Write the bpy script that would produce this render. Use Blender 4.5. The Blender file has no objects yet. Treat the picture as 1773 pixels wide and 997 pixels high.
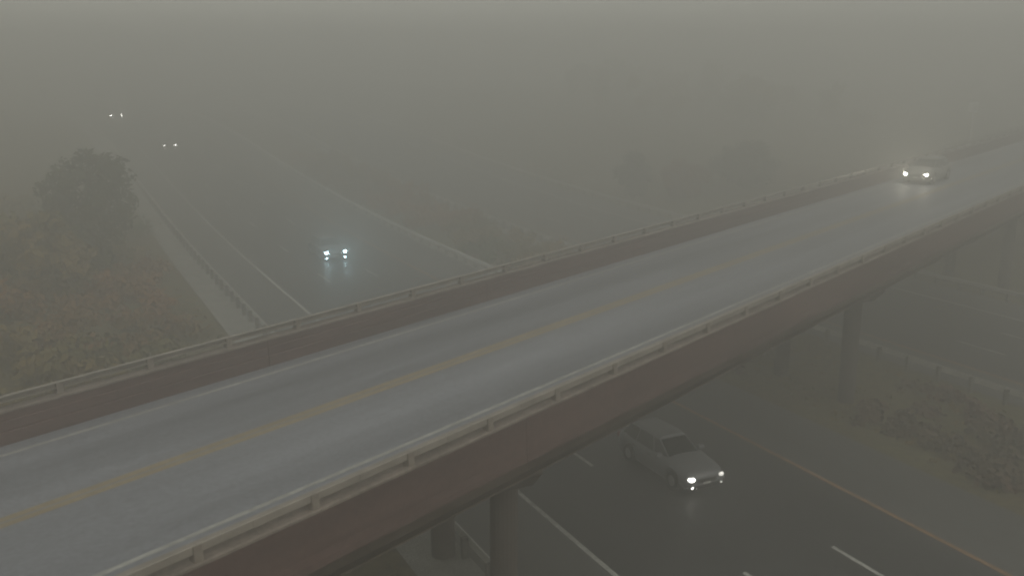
import bpy, bmesh, math, random
import numpy as np
from mathutils import Vector, Matrix

random.seed(7)
rng = np.random.default_rng(11)
scene = bpy.context.scene
COL = scene.collection

# ------------------------------------------------------------------ camera
cam_d = bpy.data.cameras.new("camera")
cam_d.sensor_fit = 'HORIZONTAL'
cam_d.sensor_width = 36.0
cam_d.lens = 36.0 * 1680.0 / 1773.0
cam_d.clip_start = 0.1
cam_d.clip_end = 4000.0
cam = bpy.data.objects.new("camera", cam_d)
cam.location = (0, 0, 15.6)
cam.rotation_euler = (math.radians(90 - 13.1825), 0, 0)
COL.objects.link(cam)
scene.camera = cam

# ------------------------------------------------------------------ world, sun, exposure
SUN_EL, SUN_AZ = math.radians(52), math.radians(150)      # azimuth measured clockwise from +Y
world = bpy.data.worlds.new("World")
scene.world = world
world.use_nodes = True
nt = world.node_tree
bg = nt.nodes['Background']
sky = nt.nodes.new('ShaderNodeTexSky')
sky.sky_type = 'NISHITA'
sky.sun_disc = False
sky.sun_elevation = SUN_EL
sky.sun_rotation = SUN_AZ
sky.altitude = 100
sky.air_density = 1.0
sky.dust_density = 2.0
sky.ozone_density = 1.0
hs = nt.nodes.new('ShaderNodeHueSaturation')              # thick cloud: almost no colour left in the sky
hs.inputs['Saturation'].default_value = 0.06
tint = nt.nodes.new('ShaderNodeMix')
tint.data_type = 'RGBA'
tint.blend_type = 'MULTIPLY'
tint.inputs[0].default_value = 1.0
tint.inputs[7].default_value = (1.0, 0.99, 0.865, 1)
nt.links.new(sky.outputs[0], hs.inputs['Color'])
nt.links.new(hs.outputs[0], tint.inputs[6])
nt.links.new(tint.outputs[2], bg.inputs[0])
bg.inputs[1].default_value = 0.10

sun_d = bpy.data.lights.new("sun", 'SUN')
sun_d.energy = 0.5
sun_d.angle = math.radians(60)
sun_d.color = (1.0, 0.97, 0.9)
sun = bpy.data.objects.new("sun", sun_d)
sd = Vector((math.sin(SUN_AZ) * math.cos(SUN_EL), math.cos(SUN_AZ) * math.cos(SUN_EL), math.sin(SUN_EL)))
sun.rotation_euler = sd.to_track_quat('Z', 'Y').to_euler()
COL.objects.link(sun)

scene.view_settings.view_transform = 'Standard'
scene.view_settings.look = 'None'
scene.view_settings.gamma = 1.0
scene.view_settings.use_curve_mapping = False
scene.view_settings.exposure = 0.06

scene.render.engine = 'CYCLES'
cy = scene.cycles
cy.max_bounces = 5
cy.diffuse_bounces = 2
cy.glossy_bounces = 2
cy.transmission_bounces = 2
cy.volume_bounces = 2
cy.transparent_max_bounces = 6
cy.use_denoising = True
cy.filter_width = 2.0                                     # a soft, low-grade lens
cy.sample_clamp_indirect = 4.0

FOG_DENSITY = 0.0202

# ------------------------------------------------------------------ frames of reference
CAMZ = 15.6
DH = np.array([-0.44715788, 0.89445505])                  # along the highway, away from the viewpoint
NH = np.array([DH[1], -DH[0]])                            # across the highway
DB = np.array([0.6439126, 0.76509906])                    # along the bridge
NB = np.array([DB[1], -DB[0]])                            # across the bridge
A_HWY = math.atan2(DH[1], DH[0])
A_BRG = math.atan2(DB[1], DB[0])
BEND = 131.0                                               # where the bridge ends on the far bank


def hz(s):
    """height of the highway at station s: level, then climbing away"""
    if s < 70:
        return 0.0
    if s < 140:
        return 0.0006 * (s - 70) ** 2
    if s < 185:
        return 2.94 + 0.084 * (s - 140) - 0.0006 * (s - 140) ** 2
    return 5.505


def dz(s):
    return 6.70 + 0.014185 * s


def hp(s, o, z=0.0):
    o = o - 0.0002 * max(0.0, min(s, 260.0) - 100.0) ** 2   # the road begins to bend away to the left
    p = DH * s + NH * o
    return Vector((p[0], p[1], hz(s) + z))


def bp(s, l, z=0.0):
    p = DB * s + NB * l
    return Vector((p[0], p[1], dz(s) + z))


def smooth(a, b, x):
    t = max(0.0, min(1.0, (x - a) / (b - a)))
    return t * t * (3 - 2 * t)


# ------------------------------------------------------------------ materials
MATS = {}


def mat(name, col, rough=0.8, var=0.25, scale=3.0, stretch=None, rot=0.0, metal=0.0, bump=0.0, bump_scale=40.0,
        emit=None, strength=0.0, col2=None, detail=6.0, spec=0.5, coords='Object', fine=0.0, fine_scale=60.0):
    if name in MATS:
        return MATS[name]
    m = bpy.data.materials.new(name)
    m.use_nodes = True
    n = m.node_tree
    b = n.nodes['Principled BSDF']
    b.inputs['Roughness'].default_value = rough
    b.inputs['Metallic'].default_value = metal
    b.inputs['Specular IOR Level'].default_value = spec
    c1 = tuple(max(0, c * (1 - var)) for c in col) + (1,)
    c2 = (tuple(col2) if col2 else tuple(min(1, c * (1 + var)) for c in col)) + (1,)
    tc = n.nodes.new('ShaderNodeTexCoord')
    mp = n.nodes.new('ShaderNodeMapping')
    mp.vector_type = 'TEXTURE'                            # turn into the surface's own direction first, then stretch
    mp.inputs['Rotation'].default_value = (0, 0, rot)
    if stretch:
        mp.inputs['Scale'].default_value = tuple(1.0 / c for c in stretch)
    if coords == 'World':
        geo = n.nodes.new('ShaderNodeNewGeometry')
        n.links.new(geo.outputs['Position'], mp.inputs['Vector'])
    else:
        n.links.new(tc.outputs['Object'], mp.inputs['Vector'])
    ns = n.nodes.new('ShaderNodeTexNoise')
    ns.inputs['Scale'].default_value = scale
    ns.inputs['Detail'].default_value = detail
    ns.inputs['Roughness'].default_value = 0.6
    n.links.new(mp.outputs[0], ns.inputs['Vector'])
    rp = n.nodes.new('ShaderNodeValToRGB')
    rp.color_ramp.elements[0].position = 0.32
    rp.color_ramp.elements[0].color = c1
    rp.color_ramp.elements[1].position = 0.68
    rp.color_ramp.elements[1].color = c2
    n.links.new(ns.outputs['Fac'], rp.inputs['Fac'])
    out = rp.outputs['Color']
    if fine > 0:
        n2 = n.nodes.new('ShaderNodeTexNoise')
        n2.inputs['Scale'].default_value = fine_scale
        n2.inputs['Detail'].default_value = 3
        n.links.new((geo.outputs['Position'] if coords == 'World' else tc.outputs['Object']), n2.inputs['Vector'])
        mr = n.nodes.new('ShaderNodeMapRange')
        mr.inputs['From Min'].default_value = 0.3
        mr.inputs['From Max'].default_value = 0.7
        mr.inputs['To Min'].default_value = 1 - fine
        mr.inputs['To Max'].default_value = 1 + fine
        n.links.new(n2.outputs['Fac'], mr.inputs['Value'])
        mx = n.nodes.new('ShaderNodeMix')
        mx.data_type = 'RGBA'
        mx.blend_type = 'MULTIPLY'
        mx.inputs[0].default_value = 1.0
        n.links.new(out, mx.inputs[6])
        n.links.new(mr.outputs[0], mx.inputs[7])
        out = mx.outputs[2]
    n.links.new(out, b.inputs['Base Color'])
    if bump > 0:
        nb_ = n.nodes.new('ShaderNodeTexNoise')
        nb_.inputs['Scale'].default_value = bump_scale
        nb_.inputs['Detail'].default_value = 4
        n.links.new((geo.outputs['Position'] if coords == 'World' else tc.outputs['Object']), nb_.inputs['Vector'])
        bm_ = n.nodes.new('ShaderNodeBump')
        bm_.inputs['Strength'].default_value = bump
        bm_.inputs['Distance'].default_value = 0.02
        n.links.new(nb_.outputs['Fac'], bm_.inputs['Height'])
        n.links.new(bm_.outputs[0], b.inputs['Normal'])
    if emit:
        b.inputs['Emission Color'].default_value = tuple(emit) + (1,)
        b.inputs['Emission Strength'].default_value = strength
    MATS[name] = m
    return m


M_GROUND = mat('ground_grass', (0.15, 0.105, 0.045), 0.95, 0.30, 0.11, coords='World', fine=0.4, fine_scale=3.0, col2=(0.115, 0.11, 0.05))
M_GRAVEL = mat('gravel', (0.27, 0.27, 0.255), 0.95, 0.25, 0.8, coords='World', fine=0.35, fine_scale=14.0)
M_ASPH = mat('highway_asphalt', (0.046, 0.046, 0.048), 0.58, 0.22, 0.22, stretch=(0.12, 1.0, 1.0), rot=A_HWY, coords='World', fine=0.2, fine_scale=20)
M_SHLD = mat('shoulder_asphalt', (0.088, 0.088, 0.087), 0.6, 0.2, 0.3, stretch=(0.12, 1.0, 1.0), rot=A_HWY, coords='World', fine=0.2, fine_scale=20)
M_DECK = mat('deck_asphalt', (0.215, 0.225, 0.255), 0.6, 0.34, 0.45, stretch=(0.05, 1.0, 1.0), rot=A_BRG, coords='World', fine=0.14, fine_scale=9, bump=0.15)
M_WHITE = mat('white_paint', (0.46, 0.46, 0.44), 0.7, 0.22, 1.4, coords='World', fine=0.3, fine_scale=6)
M_WHITEW = mat('worn_white_paint', (0.36, 0.36, 0.35), 0.7, 0.14, 0.9, coords='World', fine=0.2, fine_scale=5)
M_YELLOW = mat('yellow_paint', (0.31, 0.255, 0.17), 0.7, 0.10, 0.8, coords='World', fine=0.12, fine_scale=5)
M_HYEL = mat('highway_yellow_paint', (0.27, 0.155, 0.08), 0.7, 0.2, 0.8, coords='World', fine=0.3, fine_scale=5)
M_CONC = mat('brown_concrete', (0.098, 0.060, 0.055), 0.9, 0.28, 0.6, stretch=(0.25, 0.25, 2.2), coords='World', fine=0.14, fine_scale=8, bump=0.2)
M_CAP = mat('coping_concrete', (0.20, 0.168, 0.148), 0.9, 0.22, 1.2, coords='World', fine=0.2, fine_scale=12)
M_RAIL = mat('rail_metal', (0.31, 0.28, 0.25), 0.5, 0.18, 1.5, metal=0.25, coords='World', fine=0.15)
M_POST = mat('rail_post', (0.22, 0.19, 0.165), 0.7, 0.2, 3.0, metal=0.1)
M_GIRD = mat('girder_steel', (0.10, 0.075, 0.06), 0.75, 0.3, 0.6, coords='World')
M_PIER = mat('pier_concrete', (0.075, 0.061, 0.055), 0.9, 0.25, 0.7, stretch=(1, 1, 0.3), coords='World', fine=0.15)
M_GALV = mat('galvanised_steel', (0.66, 0.66, 0.64), 0.55, 0.12, 0.8, metal=0.0, coords='World')
M_DULLSTEEL = mat('weathered_steel', (0.50, 0.49, 0.47), 0.6, 0.2, 0.8, coords='World')
M_WOOD = mat('guardrail_post_wood', (0.15, 0.145, 0.135), 0.9, 0.25, 4.0)
M_BARK = mat('bark', (0.10, 0.08, 0.06), 0.95, 0.3, 3.0, stretch=(1, 1, 0.2))


def leafmat(name, a, b, scale=0.5):
    return mat(name, a, 0.75, 0.25, scale, col2=b, coords='World', fine=0.18, fine_scale=1.2, detail=2.0)


L_GREEN = leafmat('leaf_green', (0.06, 0.085, 0.02), (0.10, 0.12, 0.03))
L_DARK = leafmat('leaf_dark', (0.055, 0.066, 0.030), (0.085, 0.092, 0.038))
L_RUST = leafmat('leaf_rust', (0.26, 0.095, 0.035), (0.20, 0.11, 0.04))
L_DULL = leafmat('leaf_dull_rust', (0.15, 0.072, 0.045), (0.10, 0.078, 0.045), 0.2)
L_MIX = leafmat('leaf_mixed', (0.15, 0.105, 0.025), (0.32, 0.13, 0.04), 0.10)
L_OLIVE = leafmat('leaf_olive', (0.085, 0.115, 0.022), (0.28, 0.165, 0.05), 0.11)


# ------------------------------------------------------------------ object helpers
def obj(name, verts, faces, material, parent=None, smooth_=False, loc=None, rz=0.0):
    me = bpy.data.meshes.new(name)
    me.from_pydata([tuple(v) for v in verts], [], faces)
    me.materials.append(material)
    if smooth_:
        me.polygons.foreach_set('use_smooth', [True] * len(me.polygons))
    me.update()
    o = bpy.data.objects.new(name, me)
    COL.objects.link(o)
    if parent:
        o.parent = parent
    if loc is not None:
        o.location = loc
    o.rotation_euler.z = rz
    return o


def share(src, parent=None, loc=None, rz=None):
    o = src.copy()
    COL.objects.link(o)
    o.parent = parent
    if loc is not None:
        o.location = loc
    if rz is not None:
        o.rotation_euler.z = rz
    return o


def empty(name, loc=(0, 0, 0), rz=0.0):
    o = bpy.data.objects.new(name, None)
    o.empty_display_size = 0.3
    COL.objects.link(o)
    o.location = loc
    o.rotation_euler.z = rz
    return o


def tag(o, label=None, cat=None, group=None, kind=None):
    if label:
        o['label'] = label
    if cat:
        o['category'] = cat
    if group:
        o['group'] = group
    if kind:
        o['kind'] = kind
    return o


def boxv(x0, x1, y0, y1, z0, z1):
    v = [(x0, y0, z0), (x1, y0, z0), (x1, y1, z0), (x0, y1, z0), (x0, y0, z1), (x1, y0, z1), (x1, y1, z1), (x0, y1, z1)]
    f = [(0, 3, 2, 1), (4, 5, 6, 7), (0, 1, 5, 4), (1, 2, 6, 5), (2, 3, 7, 6), (3, 0, 4, 7)]
    return v, f


def join(*parts):
    V, F = [], []
    for v, f in parts:
        k = len(V)
        V += list(v)
        F += [tuple(i + k for i in q) for q in f]
    return V, F


def sweep(rings, closed=True, caps=True):
    """rings: list of equal-length vertex rings"""
    V = [p for r in rings for p in r]
    n = len(rings[0])
    F = []
    for i in range(len(rings) - 1):
        for j in range(n if closed else n - 1):
            a, b = i * n + j, i * n + (j + 1) % n
            F.append((a, b, b + n, a + n))
    if caps and closed:
        F.append(tuple(range(n))[::-1])
        F.append(tuple((len(rings) - 1) * n + j for j in range(n)))
    return V, F


def cyl(p0, p1, r0, r1=None, n=12, caps=True):
    r1 = r0 if r1 is None else r1
    p0, p1 = Vector(p0), Vector(p1)
    d = (p1 - p0).normalized()
    u = d.orthogonal().normalized()
    w = d.cross(u)
    R = []
    for p, r in ((p0, r0), (p1, r1)):
        R.append([p + u * (r * math.cos(2 * math.pi * k / n)) + w * (r * math.sin(2 * math.pi * k / n)) for k in range(n)])
    return sweep(R, True, caps)


# ------------------------------------------------------------------ ground
BC = -18.15                                              # centre line of the bridge deck


def terrain_z(s, o):
    z = hz(s) - 0.06
    z += 4.2 * smooth(7.0, -22.0, o) if o < 7 else 0.0      # bank on the near side
    z += 4.0 * smooth(61.0, 82.0, o)                        # bank on the far side
    z -= 0.25 * smooth(31.5, 34.5, o) * smooth(38.7, 36.0, o)   # shallow median ditch
    p = DH * s + NH * o
    bs, bl = p @ DB, p @ NB
    want = dz(min(max(bs, -40), 230)) - 0.30
    w = smooth(7.5 + 18, 7.5, abs(bl - BC)) if abs(bl - BC) > 7.5 else 1.0
    if bs > 60:
        w *= smooth(BEND - 16.0, BEND + 1.5, bs)
    elif bs < 30:
        w *= smooth(9.0, -7.0, bs)
    else:
        w = 0.0
    if want > z:
        z = z + (want - z) * w
    return z


S_ST = sorted(set([-300, -200, -150, -110, -80] + list(range(-60, 221, 4)) + [250, 290, 340, 400, 470, 550]))
O_ST = sorted(set([-320, -220, -150, -110, -85, -65, -52] + list(range(-42, 121, 3)) + [11, 12, 30, 31, 39, 40, 130, 145, 165, 200, 260, 340, 430, 520]))
V = []
for s in S_ST:
    for o in O_ST:
        p = DH * s + NH * o
        V.append((p[0], p[1], terrain_z(s, o)))
no = len(O_ST)
F = [(i * no + j, i * no + j + 1, (i + 1) * no + j + 1, (i + 1) * no + j) for i in range(len(S_ST) - 1) for j in range(no - 1)]
F = [f[::-1] if Vector(V[f[1]]).__sub__(Vector(V[f[0]])).cross(Vector(V[f[2]]) - Vector(V[f[0]])).z < 0 else f for f in F]
ground = obj('ground', V, F, M_GROUND, smooth_=True)
tag(ground, kind='structure')


def strip(name, o0, o1, z, material, s0=-60, s1=546, step=4, parent=None):
    ss = [s0]
    while ss[-1] < s1:
        ss.append(min(s1, (math.floor(ss[-1] / step + 1e-6) + 1) * step))
    V = []
    for s in ss:
        V += [hp(s, o0, z), hp(s, o1, z)]
    F = [(2 * i, 2 * i + 1, 2 * i + 3, 2 * i + 2) for i in range(len(ss) - 1)]
    return obj(name, V, F, material, parent)


# highway: travel lanes, paler shoulders, gravel verges, paint
hw = tag(strip('highway', 15.0, 26.15, 0.020, M_ASPH), kind='structure')
strip('shoulder', 11.55, 15.0, 0.020, M_SHLD, parent=hw)
strip('shoulder', 26.15, 30.1, 0.020, M_SHLD, parent=hw)
strip('edge_line', 15.02, 15.20, 0.024, M_WHITE, parent=hw)
strip('edge_line', 25.97, 26.17, 0.0245, M_HYEL, parent=hw)
hw2 = tag(strip('highway', 42.9, 53.9, 0.020, M_ASPH), kind='structure')
strip('shoulder', 40.1, 42.9, 0.020, M_SHLD, parent=hw2)
strip('shoulder', 53.9, 57.4, 0.020, M_SHLD, parent=hw2)
strip('edge_line', 42.86, 43.04, 0.0245, M_HYEL, parent=hw2)
strip('edge_line', 53.75, 53.93, 0.0245, M_WHITE, parent=hw2)
for k in range(-2, 12):
    for o in (18.82, 22.5):
        strip('lane_dash', o - 0.08, o + 0.08, 0.0245, M_WHITE, s0=18.3 + 12.2 * k, s1=21.4 + 12.2 * k, step=4, parent=hw)
for k in range(-2, 11):
    for o in (46.6, 50.3):
        strip('lane_dash', o - 0.08, o + 0.08, 0.0245, M_WHITE, s0=21.0 + 12.2 * k, s1=24.1 + 12.2 * k, step=4, parent=hw2)
tag(strip('gravel_verge', 9.6, 11.55, 0.004, M_GRAVEL), kind='structure')
tag(strip('gravel_verge', 30.1, 31.0, 0.004, M_GRAVEL, s0=46), kind='structure')
tag(strip('gravel_verge', 38.9, 40.1, 0.004, M_GRAVEL, s0=46), kind='structure')


# ------------------------------------------------------------------ guardrails
def guardrail(label, o, face, s0=-30.0, s1=230.0, posts_to=125.0, steel=None):
    """o: line of the rail face; face = +1 when traffic runs on the larger offset"""
    root = empty('guardrail', hp(40, o, 0.0))
    tag(root, label, 'guardrail', 'guardrails along the highway')
    inv = Matrix.Translation(root.location).inverted()
    prof = [(0.0, 0.76), (0.045, 0.745), (0.08, 0.70), (0.08, 0.665), (0.0, 0.63), (0.0, 0.59), (0.08, 0.555), (0.08, 0.52),
            (0.045, 0.475), (0.0, 0.46), (-0.012, 0.46), (-0.012, 0.76)]
    ss, rings = [], []
    s = s0
    while s <= s1:
        ss.append(s)
        s += 4
    for s in ss:
        rings.append([inv @ hp(s, o + face * a, b) for a, b in prof])
    v, f = sweep(rings)
    obj('beam', v, f, steel or M_GALV, root)
    bv, bf = boxv(-0.075, 0.075, -0.1, 0.1, -0.15, 0.72)
    first = None
    s = max(-10.0, s0 + 0.4)
    while s < posts_to:
        c = inv @ hp(s, o - face * 0.125, 0.0)
        if first is None:
            first = obj('post', bv, bf, M_WOOD, root, loc=c, rz=A_HWY)
        else:
            share(first, root, loc=c)
        s += 1.905
    return root


guardrail('pale steel guardrail on the outer shoulder beside the tall hazy tree', 11.5, 1)
guardrail('pale steel guardrail between the yellow edge line and the brushy median', 30.25, -1, s0=40.0)
guardrail('pale steel guardrail on the far side of the brushy median', 39.95, 1, steel=M_DULLSTEEL)
guardrail('faint steel guardrail at the foot of the far wooded bank', 57.55, -1, steel=M_DULLSTEEL)

# ------------------------------------------------------------------ bridge
B0 = -7.0
NEAR_OUT, NEAR_IN = -13.14, -13.46
FAR_IN, FAR_OUT = -22.80, -23.12
NEAR_RAIL, FAR_RAIL = -13.26, -22.97
bridge = empty('road_bridge', bp(40, BC, 0))
bridge.location.z = 0
tag(bridge, 'two lane road bridge with brown concrete parapets crossing over the highway', 'bridge')
BI = Matrix.Translation(bridge.location).inverted()


def bsweep(name, prof, s0, s1, material, step=6.0, parent=bridge, closed=True, sm=False):
    n = max(1, int(round((s1 - s0) / step)))
    inv = BI
    rings = [[inv @ bp(s0 + (s1 - s0) * i / n, l, z) for l, z in prof] for i in range(n + 1)]
    v, f = sweep(rings, closed)
    o = obj(name, v, f, material, None, smooth_=sm)
    o.parent = parent
    return o


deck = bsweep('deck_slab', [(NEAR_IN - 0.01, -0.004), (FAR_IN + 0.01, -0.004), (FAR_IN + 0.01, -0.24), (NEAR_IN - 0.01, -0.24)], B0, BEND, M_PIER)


def bstrip(name, l0, l1, z, material, s0=B0, s1=BEND, parent=None, inv=BI):
    n = max(1, int((s1 - s0) / 6))
    V = []
    for i in range(n + 1):
        s = s0 + (s1 - s0) * i / n
        V += [inv @ bp(s, l0, z), inv @ bp(s, l1, z)]
    F = [(2 * i, 2 * i + 1, 2 * i + 3, 2 * i + 2) for i in range(n)]
    return obj(name, V, F, material, parent)


bstrip('road_surface', FAR_IN, NEAR_IN, 0.0, M_DECK, parent=deck)
bstrip('edge_line', -22.31, -22.17, 0.004, M_WHITEW, parent=deck)
bstrip('edge_line', -15.58, -15.44, 0.004, M_WHITEW, parent=deck)
bstrip('centre_line', -19.10, -18.90, 0.004, M_YELLOW, parent=deck)
bstrip('centre_line', -18.84, -18.64, 0.004, M_YELLOW, parent=deck)

# parapets in cast lengths with open joints; two shallow board lines run along the roadway face
JOINT = 9.6
P_OFF = 7.72 - 1.2                                        # posts are every 2.4 m, the first at 7.72


def parapet(side):
    if side == 'near':
        xi, xo, sg = NEAR_IN, NEAR_OUT, 1
    else:
        xi, xo, sg = FAR_IN, FAR_OUT, -1
    # profile from the roadway face over the top to the outer face (sg points outwards)
    prof = [(xi, 0.003), (xi, 0.30), (xi + sg * .018, 0.315), (xi + sg * .018, 0.335), (xi + sg * .012, 0.35), (xi + sg * .012, 0.56),
            (xi + sg * .030, 0.575), (xi + sg * .030, 0.595), (xi + sg * .024, 0.61), (xi + sg * .024, 0.775), (xo, 0.775),
            (xo + sg * .02, 0.0), (xo + sg * .04, -0.15), (xo + sg * .04, -0.30), (xi + sg * .10, -0.30), (xi + sg * .10, -0.02), (xi, -0.02)]
    if side == 'far':
        prof = prof[::-1]
    cop = [(xi - sg * .01, 0.778), (xi - sg * .01, 0.835), (xi + sg * .01, 0.85), (xo - sg * .0, 0.85), (xo + sg * .035, 0.83), (xo + sg * .035, 0.778)]
    s = P_OFF - JOINT * 1
    while s < BEND - 1:
        e = min(s + JOINT, BEND)
        pw = bsweep('parapet', prof, s + 0.008, e - 0.008, M_CONC, step=5)
        bsweep('coping', cop, s + 0.006, e - 0.006, M_CAP, step=5, parent=pw)
        s += JOINT


parapet('near')
parapet('far')


def post_mesh(sg):
    # a cast post, wider at the foot, rounded shoulder towards the traffic
    prof = [(-0.06, 0.0), (0.125, 0.0), (0.125, 0.10), (0.095, 0.283), (-0.04, 0.283), (-0.05, 0.13)]
    rings = [[(x, sg * y, z) for y, z in prof] for x in (-0.085, -0.07, 0.07, 0.085)]
    for k in (0, 3):
        rings[k] = [(x, y * 0.9, z * 0.985) for x, y, z in rings[k]]
    return sweep(rings)


def rail_run(l, sg):
    # channel beam: web towards the outside, open towards the traffic
    sec = [(-.065, .078), (.058, .078), (.07, .066), (.07, -.066), (.058, -.078), (-.045, -.078), (-.045, -.060), (.045, -.060), (.045, .056), (-.065, .056)]
    sec = [(sg * y, z) for y, z in sec]
    if sg < 0:
        sec = sec[::-1]
    plate = [(.072, .07), (.082, .07), (.082, -.07), (.072, -.07)]
    plate = [(sg * y, z) for y, z in plate]
    if sg < 0:
        plate = plate[::-1]
    first_r = first_p = first_s = None
    s = 7.72 - 2.4 * 5
    k = 0
    while s < BEND - 2.6:
        a = math.atan(0.014185)
        base = BI @ bp(s, l, 0.852)
        pv, pf = post_mesh(sg)
        if first_p is None:
            first_p = obj('rail_post', pv, pf, M_POST, bridge, loc=base, rz=A_BRG)
        else:
            share(first_p, bridge, loc=base)
        # beam between two posts, with a splice plate at mid bay
        if first_r is None:
            rings = [[(x, y, z + x * 0.014185) for y, z in sec] for x in (0.0, 2.392)]
            v, f = sweep(rings)
            first_r = obj('rail_beam', v, f, M_RAIL, bridge, loc=BI @ bp(s + 0.004, l, 1.065), rz=A_BRG)
            rings = [[(x, y, z + x * 0.014185) for y, z in plate] for x in (-0.12, 0.12)]
            v, f = sweep(rings)
            first_s = obj('splice_plate', v, f, M_RAIL, bridge, loc=BI @ bp(s + 1.2, l, 1.065), rz=A_BRG)
        else:
            share(first_r, bridge, loc=BI @ bp(s + 0.004, l, 1.065))
            share(first_s, bridge, loc=BI @ bp(s + 1.2, l, 1.065))
        s += 2.4
        k += 1


rail_run(NEAR_RAIL, -1)
rail_run(FAR_RAIL, 1)

# steel girders below the slab
for l in (-14.35, -16.25, -18.15, -20.05, -21.95):
    prof = [(l - .2, -.245), (l + .2, -.245), (l + .2, -.275), (l + .012, -.275), (l + .012, -1.40), (l + .21, -1.40), (l + .21, -1.44),
            (l - .21, -1.44), (l - .21, -1.40), (l - .012, -1.40), (l - .012, -.275), (l - .2, -.275)]
    bsweep('girder', prof, B0 + 0.6, BEND - 0.6, M_GIRD, step=10)


# bents: two round columns under a haunched cap, set parallel to the highway
def bent(o, c_lat=BC):
    # station along the highway where the line of the bent meets the deck centre line
    t = (c_lat - NH @ NB * o) / (DH @ NB)
    sc = t
    p = DH * sc + NH * o
    bs = p @ DB
    top = dz(bs) - 1.47
    L = 3.55                                             # half length of the cap
    c = empty_free = BI @ Vector((p[0], p[1], 0))
    prof_top = top - c.z
    pts = [(-L, top - 0.5), (-L, top), (L, top), (L, top - 0.5), (3.0, top - 1.05), (1.5, top - 1.05), (0.7, top - 0.8), (-0.7, top - 0.8), (-1.5, top - 1.05), (-3.0, top - 1.05)]
    rings = [[(x, y, z) for x, z in pts] for y in (-0.5, 0.5)]
    v, f = sweep(rings)
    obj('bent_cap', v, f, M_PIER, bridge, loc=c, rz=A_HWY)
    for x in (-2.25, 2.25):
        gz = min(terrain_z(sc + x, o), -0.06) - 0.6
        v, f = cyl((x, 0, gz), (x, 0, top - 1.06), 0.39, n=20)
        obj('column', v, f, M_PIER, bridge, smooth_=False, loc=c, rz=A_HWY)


bent(10.85)
bent(33.9)
bent(59.6)
# end walls
for s0, s1 in ((B0 - 0.8, B0 - 0.01), (BEND + 0.01, BEND + 0.8)):
    bsweep('abutment', [(NEAR_OUT, -0.02), (FAR_OUT, -0.02), (FAR_OUT, -6.5), (NEAR_OUT, -6.5)], s0, s1, M_PIER)

# approach road on the far bank and behind the near abutment
for s0, s1 in ((BEND + 0.01, 230.0), (-45.0, B0 - 0.02)):
    ar = bstrip('approach_road', FAR_IN, NEAR_IN, -0.002, M_DECK, s0, s1, inv=Matrix.Identity(4))
    tag(ar, kind='structure')
    bstrip('edge_line', -22.31, -22.17, 0.002, M_WHITEW, s0, s1, parent=ar, inv=Matrix.Identity(4))
    bstrip('edge_line', -15.58, -15.44, 0.002, M_WHITEW, s0, s1, parent=ar, inv=Matrix.Identity(4))
    bstrip('centre_line', -19.10, -18.90, 0.002, M_YELLOW, s0, s1, parent=ar, inv=Matrix.Identity(4))
    bstrip('centre_line', -18.84, -18.64, 0.002, M_YELLOW, s0, s1, parent=ar, inv=Matrix.Identity(4))

# ------------------------------------------------------------------ vehicles
M_GLASS = mat('car_glass', (0.012, 0.014, 0.015), 0.08, 0.1, 2.0)
M_TYRE = mat('tyre_rubber', (0.02, 0.02, 0.02), 0.9, 0.2, 8.0)
M_RIM = mat('alloy_rim', (0.42, 0.42, 0.43), 0.35, 0.1, 4.0, metal=0.8)
M_TRIM = mat('black_trim', (0.025, 0.025, 0.026), 0.6, 0.2, 5.0)
M_PLATE = mat('plate_white', (0.6, 0.6, 0.58), 0.5, 0.1, 5.0)
M_TAIL = mat('tail_lamp_red', (0.25, 0.02, 0.015), 0.3, 0.15, 5.0)


def lens(name, c, e):
    return mat(name, (0.8, 0.8, 0.8), 0.3, 0.05, 3.0, emit=c, strength=e)


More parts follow.
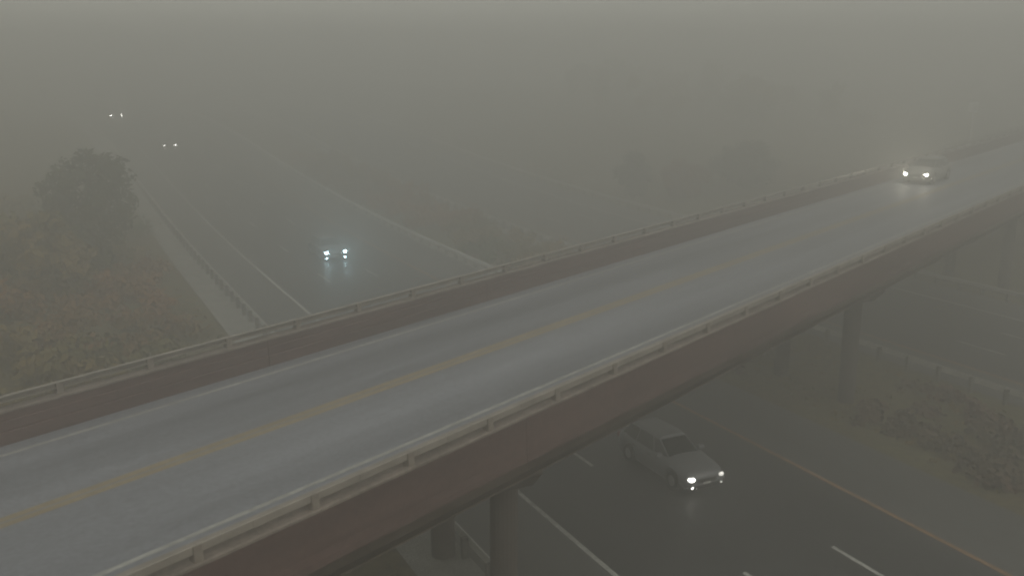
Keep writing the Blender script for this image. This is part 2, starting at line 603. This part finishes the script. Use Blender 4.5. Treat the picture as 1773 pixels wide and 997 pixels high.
def car(loc, rz, label, paint, rough, lamp_col, lamp_e, fog_e, watts, fog_watts, spread=1.0, spot_deg=80, right_e=None, lamp_size=1.0, lamp_z=.665, fog_z=.36):
    """front along +X; width spread lets a broader vehicle share the shape"""
    root = empty('car', loc, rz)
    tag(root, label, 'car', 'cars driving with their lamps on')
    pm = mat('paint_%02d' % len(MATS), paint, rough, 0.06, 2.0, spec=0.5)
    W = 0.93 * spread
    axf, axr, wr = 1.50, -1.42, 0.36
    top = [(2.42, .62), (2.40, .74), (2.30, .80), (2.1, .86), (1.6, .95), (1.15, 1.02), (0.9, 1.05), (0.2, 1.03), (-1.0, 1.03), (-1.9, 1.05), (-2.25, 1.03), (-2.38, .92), (-2.42, .7)]
    tx = [p[0] for p in top][::-1]
    tz = [p[1] for p in top][::-1]
    xs = sorted(set([2.42, 2.41, 2.36, 2.25, 2.1, 1.05, .7, .2, -.4, -.9, -2.0, -2.2, -2.35, -2.42] + [axf + .42 * math.cos(math.pi * k / 8) for k in range(9)] + [axr + .42 * math.cos(math.pi * k / 8) for k in range(9)]))
    rings = []
    for x in xs:
        zt = float(np.interp(x, tx, tz))
        zb = 0.22 + 0.10 * smooth(2.0, 2.42, abs(x))
        for ax in (axf, axr):
            if abs(x - ax) < .421:
                zb = max(zb, wr + math.sqrt(max(0, .42 ** 2 - (x - ax) ** 2)))
        zb = min(zb, zt - 0.12)
        nose = smooth(1.7, 2.45, abs(x))
        w = W * (1 - 0.17 * nose ** 2)
        zs = zt - 0.10
        rings.append([(x, -w * .0, zb), (x, w * .93, zb), (x, w, min(zb + .10, zs)), (x, w * 1.0, zb + (zs - zb) * .6), (x, w * .97, zs), (x, w * .86, zt - .01), (x, w * .45, zt + .025), (x, 0, zt + .035),
                      (x, -w * .45, zt + .025), (x, -w * .86, zt - .01), (x, -w * .97, zs), (x, -w, zb + (zs - zb) * .6), (x, -w, min(zb + .10, zs)), (x, -w * .93, zb)])
    v, f = sweep(rings)
    body = obj('body', v, f, pm, root, smooth_=True)
    # cabin: pillars and roof in body colour, panes a few millimetres proud of it
    b0 = [(1.02, .72), (.25, .86), (-1.0, .86), (-2.1, .78)]
    t0 = [(0.22, .60), (-.1, .64), (-1.0, .64), (-1.72, .58)]
    zb, zt = 1.00, 1.50
    V = [(x, y * spread, zb) for x, y in b0] + [(x, -y * spread, zb) for x, y in b0[::-1]]
    T = [(x, y * spread, zt - (0.03 if i in (0, 3) else 0)) for i, (x, y) in enumerate(t0)] + [(x, -y * spread, zt - (0.03 if i in (0, 3) else 0)) for i, (x, y) in enumerate(t0[::-1])]
    n = 8
    VV = V + T + [(t[0] * .93 - .03, t[1] * .72, 1.545) for t in T]
    FF = [(i, (i + 1) % n, n + (i + 1) % n, n + i) for i in range(n)] + [(n + i, n + (i + 1) % n, 2 * n + (i + 1) % n, 2 * n + i) for i in range(n)] + [tuple(range(2 * n, 3 * n))]
    FF = [q[::-1] for q in FF]
    obj('roof', VV, FF, pm, root)

    def pane(name, q, inset=.07):
        q = [Vector(p) for p in q]
        c = sum(q, Vector()) / 4
        nn = (q[1] - q[0]).cross(q[3] - q[0]).normalized()
        if nn.dot(c - Vector((-.7, 0, .9))) < 0:
            nn = -nn
        a = [p + (c - p) * inset + nn * .008 for p in q]
        b_ = [p - nn * .02 for p in a]
        obj(name, a + b_, [(0, 1, 2, 3), (7, 6, 5, 4), (0, 4, 5, 1), (1, 5, 6, 2), (2, 6, 7, 3), (3, 7, 4, 0)], M_GLASS, root)
    pane('windshield', [V[0], V[7], T[7], T[0]])
    pane('rear_window', [V[3], V[4], T[4], T[3]])
    for a in (0, 1, 2):
        pane('side_window', [V[a], V[a + 1], T[a + 1], T[a]], .08)
        pane('side_window', [V[7 - a], V[6 - a], T[6 - a], T[7 - a]], .08)
    for ax in (axf, axr):
        for sg in (1, -1):
            y1 = W * 1.005 * sg
            y0 = (W - .23) * sg
            v, f = cyl((0, y0, 0), (0, y1, 0), wr, n=22)
            ty = obj('wheel', v, f, M_TYRE, root, loc=(ax, 0, wr))
            pr = [cyl((0, y1 - sg * .02, 0), (0, y1 + sg * .006, 0), .215, .20, n=18)]
            obj('rim', *join(*pr), M_RIM, ty)
    # nose
    gv, gf = boxv(2.36, 2.425, -.42 * spread, .42 * spread, .50, .64)
    obj('grille', gv, gf, M_TRIM, root)
    gv, gf = boxv(2.34, 2.44, -.55 * spread, .55 * spread, .30, .42)
    obj('air_intake', gv, gf, M_TRIM, root)
    gv, gf = boxv(2.42, 2.45, -.16, .16, .43, .51)
    obj('number_plate', gv, gf, M_PLATE, root)
    for sg in (1, -1):
        e = lamp_e if (sg == -1 or right_e is None) else right_e
        lm = lens('lamp_%02d' % len(MATS), lamp_col, e)
        y = .655 * spread * sg
        rings = []
        for r, x in ((1.0, 2.30), (1.0, 2.385), (.75, 2.435), (.3, 2.45)):
            rings.append([(x - abs(.1 * math.cos(a)) * 0, y + .135 * lamp_size * r * math.cos(a), lamp_z + .075 * lamp_size * r * math.sin(a)) for a in [2 * math.pi * k / 12 for k in range(12)]])
        v, f = sweep(rings)
        obj('headlight', v, f, lm, root, smooth_=True)
        if fog_e > 0:
            fm = lens('lamp_%02d' % len(MATS), lamp_col, fog_e * e / lamp_e)
            rings = []
            for r, x in ((1.0, 2.28), (1.0, 2.395), (.5, 2.435)):
                rings.append([(x, y + .07 * lamp_size * r * math.cos(a), fog_z + .06 * lamp_size * r * math.sin(a)) for a in [2 * math.pi * k / 10 for k in range(10)]])
            v, f = sweep(rings)
            obj('fog_lamp', v, f, fm, root, smooth_=True)
        for w_, z_ in ((watts, lamp_z), (fog_watts, fog_z)):
            if w_ <= 0:
                continue
            ld = bpy.data.lights.new('headlight_beam', 'SPOT')
            ld.energy = w_
            ld.color = lamp_col
            ld.spot_size = math.radians(spot_deg)
            ld.spot_blend = 0.9
            ld.shadow_soft_size = 0.06
            lo = bpy.data.objects.new('headlight_beam', ld)
            COL.objects.link(lo)
            lo.parent = root
            lo.location = (2.53, y, z_)
            lo.rotation_euler = (0, math.radians(-108), 0)
        # mirror, tail lamp, handles
        mv, mf = boxv(.62, .78, min(sg * W * .93, sg * (W + .17)), max(sg * W * .93, sg * (W + .17)), 1.02, 1.15)
        obj('mirror', mv, mf, pm, root)
        tv, tf = boxv(-2.43, -2.30, min(sg * .5 * spread, sg * .8 * spread), max(sg * .5 * spread, sg * .8 * spread), .72, .90)
        obj('tail_lamp', tv, tf, M_TAIL, root)
        for x in (.0, -1.05):
            hv, hf = boxv(x - .1, x + .1, min(sg * W * .97, sg * (W + .02)), max(sg * W * .97, sg * (W + .02)), .84, .87)
            obj('door_handle', hv, hf, M_TRIM, root)
    return root


def hcar(s_front, o, *a, **k):
    s = s_front + 2.42
    p = hp(s, o, 0.026)
    g = (hz(s + 2) - hz(s - 2)) / 4
    r = car(p, A_HWY + math.pi, *a, **k)
    r.rotation_euler = (0, math.atan(g), A_HWY + math.pi)
    return r


hcar(26.45, 21.25, 'silver car passing out from under the bridge', (0.19, 0.195, 0.21), 0.4, (1.0, 0.97, 0.88), 14.0, 8.0, 6, 0, right_e=1.3)
hcar(74.0, 21.35, 'car with four bright cyan lamps on the open highway before the bridge', (0.15, 0.15, 0.16), 0.4, (0.55, 0.88, 1.0), 70.0, 50.0, 170, 30, spread=1.13, lamp_size=1.05, lamp_z=.735, fog_z=.31)
hcar(144.4, 18.85, 'faint car deep in the fog, nearer of the two distant pairs of lamps', (0.2, 0.2, 0.2), 0.4, (1.0, 0.98, 0.92), 20.0, 10.0, 6, 0, spread=1.1, lamp_size=1.35)
hcar(186.5, 16.8, 'faintest car deep in the fog, farthest pair of lamps above the tall tree', (0.3, 0.3, 0.3), 0.4, (1.0, 0.98, 0.92), 60.0, 30.0, 6, 0, spread=1.15, lamp_size=1.6)
bc = car(bp(65.9 + 2.42, -20.78, 0.006), A_BRG + math.pi, 'car with two warm white headlights driving along the bridge', (0.2, 0.2, 0.195), 0.4, (1.0, 0.93, 0.74), 110.0, 0.0, 150, 0)
bc.rotation_euler = (0, 0.014185, A_BRG + math.pi)

# sign post beyond the far parapet
pb = bp(88.0, -23.55, 0)
sp = empty('sign_post', (pb.x, pb.y, terrain_z((DH[0] * pb.x + DH[1] * pb.y), (NH[0] * pb.x + NH[1] * pb.y))), A_BRG)
tag(sp, 'faint grey sign post rising beyond the car on the bridge', 'sign post')
ht = dz(88) + 4.4 - sp.location.z
v, f = cyl((0, 0, -0.1), (0, 0, ht), 0.085, 0.07, 10)
obj('post', v, f, M_GALV, sp)
v, f = boxv(-0.02, 0.02, -0.42, 0.42, ht - 1.0, ht - 0.15)
obj('sign_panel', [(x - 0.1, y, z) for x, y, z in v], f, M_GALV, sp)


# ------------------------------------------------------------------ trees and brush
def leaf_cloud(centres, radii, n, size, squash=0.75, shell=0.55):
    """n leaf quads spread through a set of overlapping clumps (returned as arrays)"""
    centres = np.asarray(centres, float)
    radii = np.asarray(radii, float)
    w = radii ** 2
    idx = rng.choice(len(centres), n, p=w / w.sum())
    d = rng.normal(size=(n, 3))
    d /= np.linalg.norm(d, axis=1)[:, None]
    r = (shell + (1 - shell) * rng.random(n)) * radii[idx] * (0.75 + 0.5 * rng.random(n))
    p = centres[idx] + d * r[:, None] * np.array([1, 1, squash])
    nrm = d + rng.normal(size=(n, 3)) * 0.7 + np.array([0, 0, 0.35])
    nrm /= np.linalg.norm(nrm, axis=1)[:, None]
    u = np.cross(nrm, rng.normal(size=(n, 3)))
    u /= np.linalg.norm(u, axis=1)[:, None]
    t = np.cross(nrm, u)
    sz = size * (0.6 + 0.8 * rng.random(n))[:, None]
    q = np.stack([p - u * sz, p - t * sz * .55, p + u * sz, p + t * sz * .55], 1).reshape(-1, 3)
    return q


def leaf_obj(name, q, material, parent=None):
    n = len(q) // 4
    me = bpy.data.meshes.new(name)
    me.vertices.add(len(q))
    me.vertices.foreach_set('co', q.astype(np.float32).ravel())
    me.loops.add(4 * n)
    me.loops.foreach_set('vertex_index', np.arange(4 * n, dtype=np.int32))
    me.polygons.add(n)
    me.polygons.foreach_set('loop_start', np.arange(0, 4 * n, 4, dtype=np.int32))
    me.materials.append(material)
    me.update(calc_edges=True)
    o = bpy.data.objects.new(name, me)
    COL.objects.link(o)
    o.parent = parent
    return o


def at(s, o):
    p = DH * s + NH * o
    return Vector((p[0], p[1], terrain_z(s, o)))


def tree(name, label, s, o, h, r, material, n=9000, leaf=0.22, low=0.25, clumps=34, cat='tree', group=None):
    b = at(s, o)
    root = empty(name, b)
    tag(root, label, cat, group)
    parts = [cyl((0, 0, -0.3), (0.1, 0.05, h * .45), .035 * h, .022 * h, 9), cyl((0.1, 0.05, h * .45), (0, -0.1, h * .86), .022 * h, .006 * h, 8)]
    C, R = [], []
    for k in range(clumps):
        t = (k + .5) / clumps
        z = h * (low + (0.97 - low) * t)
        env = r * math.sin(math.pi * min(1, (0.12 + 0.80 * (1 - t) ** 0.75))) ** 0.7
        a = k * 2.399 + random.uniform(-.5, .5)
        d = env * math.sqrt(random.random()) * .92
        c = (d * math.cos(a), d * math.sin(a), z - .1 * h * 0)
        C.append(c)
        R.append(random.uniform(.16, .42) * r * (.65 + .35 * env / r))
        if k % 3 == 0:
            parts.append(cyl((0.05, 0, h * (.25 + .45 * t)), c, .010 * h, .003 * h, 6))
    obj('trunk', *join(*parts), M_BARK, root)
    leaf_obj('crown', leaf_cloud(C, R, n, leaf), material, root)
    return root


tree('tree', 'tall dark hazy tree left of the highway guardrail', 75, 3.7, 9.4, 3.4, L_DARK, 4600, leaf=.24, low=.06, clumps=44)
tree('tree', 'shorter olive tree merging into the brush left of the tall hazy tree', 68, 0.2, 5.6, 3.0, L_OLIVE, 4200, leaf=.24, low=.02, clumps=40)
tree('tree', 'low dark green rounded tree showing above the far bridge rail', 84, 71, 4.6, 3.6, L_DARK, 6000, low=.1)
tree('tree', 'small dim grey green tree beyond the second carriageway', 92, 61.5, 5.2, 2.2, L_DARK, 5000, low=.12)
tree('tree', 'russet autumn tree between two green trees beyond the far bridge rail', 88, 65.5, 3.8, 2.6, L_RUST, 5000, low=.1)


def brush(name, label, cat, spots, material, leaf, per):
    """a tangle of brush nobody could count: one mass"""
    qs = []
    for (s, o, h, r) in spots:
        b = at(s, o)
        C, R = [], []
        for k in range(5):
            a = random.uniform(0, 6.28)
            d = r * .55 * math.sqrt(random.random())
            C.append((b.x + d * math.cos(a), b.y + d * math.sin(a), b.z + h * random.uniform(.15, .72)))
            R.append(r * random.uniform(.35, .6))
        n = int(per * r * (r + h))
        q = leaf_cloud(C, R, n, leaf, squash=min(1.0, h / (2 * r) + .25), shell=.3)
        zc = q.reshape(-1, 4, 3)[:, :, 2].min(1)
        qs.append(q.reshape(-1, 4, 3)[zc > b.z - .2].reshape(-1, 3))
    o = leaf_obj(name, np.concatenate(qs), material)
    tag(o, label, cat, kind='stuff')
    return o


R_ = random.uniform
# bank on the near side of the highway
sp1 = []
for k in range(330):
    s, o = R_(16, 104), R_(-26, 7.4)
    if abs((DH * s + NH * o) @ NB - BC) < 8.0:
        continue
    h = R_(.8, 2.0) + (1.6 * smooth(6, -10, o))
    sp1.append((s, o, h, R_(1.4, 2.8)))
half = [q for q in sp1 if not (q[1] > -4 and 52 < q[0] < 78)]
rest = [q for q in sp1 if q[1] > -4 and 52 < q[0] < 78]
brush('undergrowth', 'dense dim green undergrowth covering the bank behind the bridge rail', 'undergrowth', half, L_OLIVE, .22, 44)
rest += [(R_(54, 70), R_(1, 7.2), R_(.8, 1.8), R_(1.0, 1.8)) for k in range(14)]
brush('undergrowth', 'reddish brown autumn brush beside the gravel verge below the tall tree', 'undergrowth', rest, L_MIX, .20, 52)
# median, beyond and in front of the bridge
m1 = [(R_(62, 82), R_(32.3, 38.2), R_(.9, 1.8), R_(1.0, 1.8)) for k in range(50)]
brush('undergrowth', 'dull green brush filling the median just behind the bridge rail', 'undergrowth', m1, L_OLIVE, .18, 50)
m2 = [(R_(80, 135), R_(32.0, 38.2), R_(1.2, 2.6), R_(1.2, 2.1)) for k in range(90)]
brush('undergrowth', 'russet brush filling the median farther along the highway', 'undergrowth', m2, L_MIX, .20, 40)
m3 = [(R_(2, 44), R_(31.7, 38.4), R_(.3, .7), R_(.7, 1.5)) for k in range(170)]
m3 = [q for q in m3 if abs((DH * q[0] + NH * q[1]) @ NB - BC) > 3.5]
brush('undergrowth', 'low reddish brush in the median below the near parapet', 'undergrowth', m3, L_DULL, .16, 50)
# woods on the far bank
wd = []
for k in range(150):
    s, o = R_(-30, 190), R_(62, 125)
    p = DH * s + NH * o
    if abs(p @ NB - BC) < 9.5:
        continue
    if s > 45 and o < 88:
        continue
    if p @ DB > 62 and abs(p @ NB - BC) < 26:
        continue
    g = terrain_z(s, o)
    wd.append((s, o, min(R_(4.5, 9.5), 18.0 - g), R_(2.4, 4.2)))
brush('woods', 'dim mass of trees on the far bank fading into the fog', 'woods', wd, L_OLIVE, .30, 22)
# short grass tufts on the verges
gr = []
for k in range(900):
    pick = random.random()
    s = R_(0, 70)
    o = R_(6.0, 9.2) if pick < .5 else R_(31.2, 39.0)
    gr.append((s, o, R_(.12, .3), R_(.25, .5)))
brush('grass', 'short dull grass along the highway verges', 'grass', gr, L_OLIVE, .07, 90)

# ------------------------------------------------------------------ fog
v, f = boxv(-640, 640, -640, 640, -2.0, 20.5)
hz_o = obj('haze', v, f, M_GROUND)
hz_o.data.materials.clear()
hm = bpy.data.materials.new('fog')
hm.use_nodes = True
n = hm.node_tree
n.nodes.remove(n.nodes['Principled BSDF'])
pv = n.nodes.new('ShaderNodeVolumePrincipled')
pv.inputs['Color'].default_value = (0.93, 0.93, 0.92, 1)
pv.inputs['Density'].default_value = FOG_DENSITY
pv.inputs['Density Attribute'].default_value = ''
pv.inputs['Anisotropy'].default_value = 0.65
n.links.new(pv.outputs[0], n.nodes['Material Output'].inputs['Volume'])
hz_o.data.materials.append(hm)
tag(hz_o, 'thick grey fog filling the whole view', 'fog', kind='stuff')
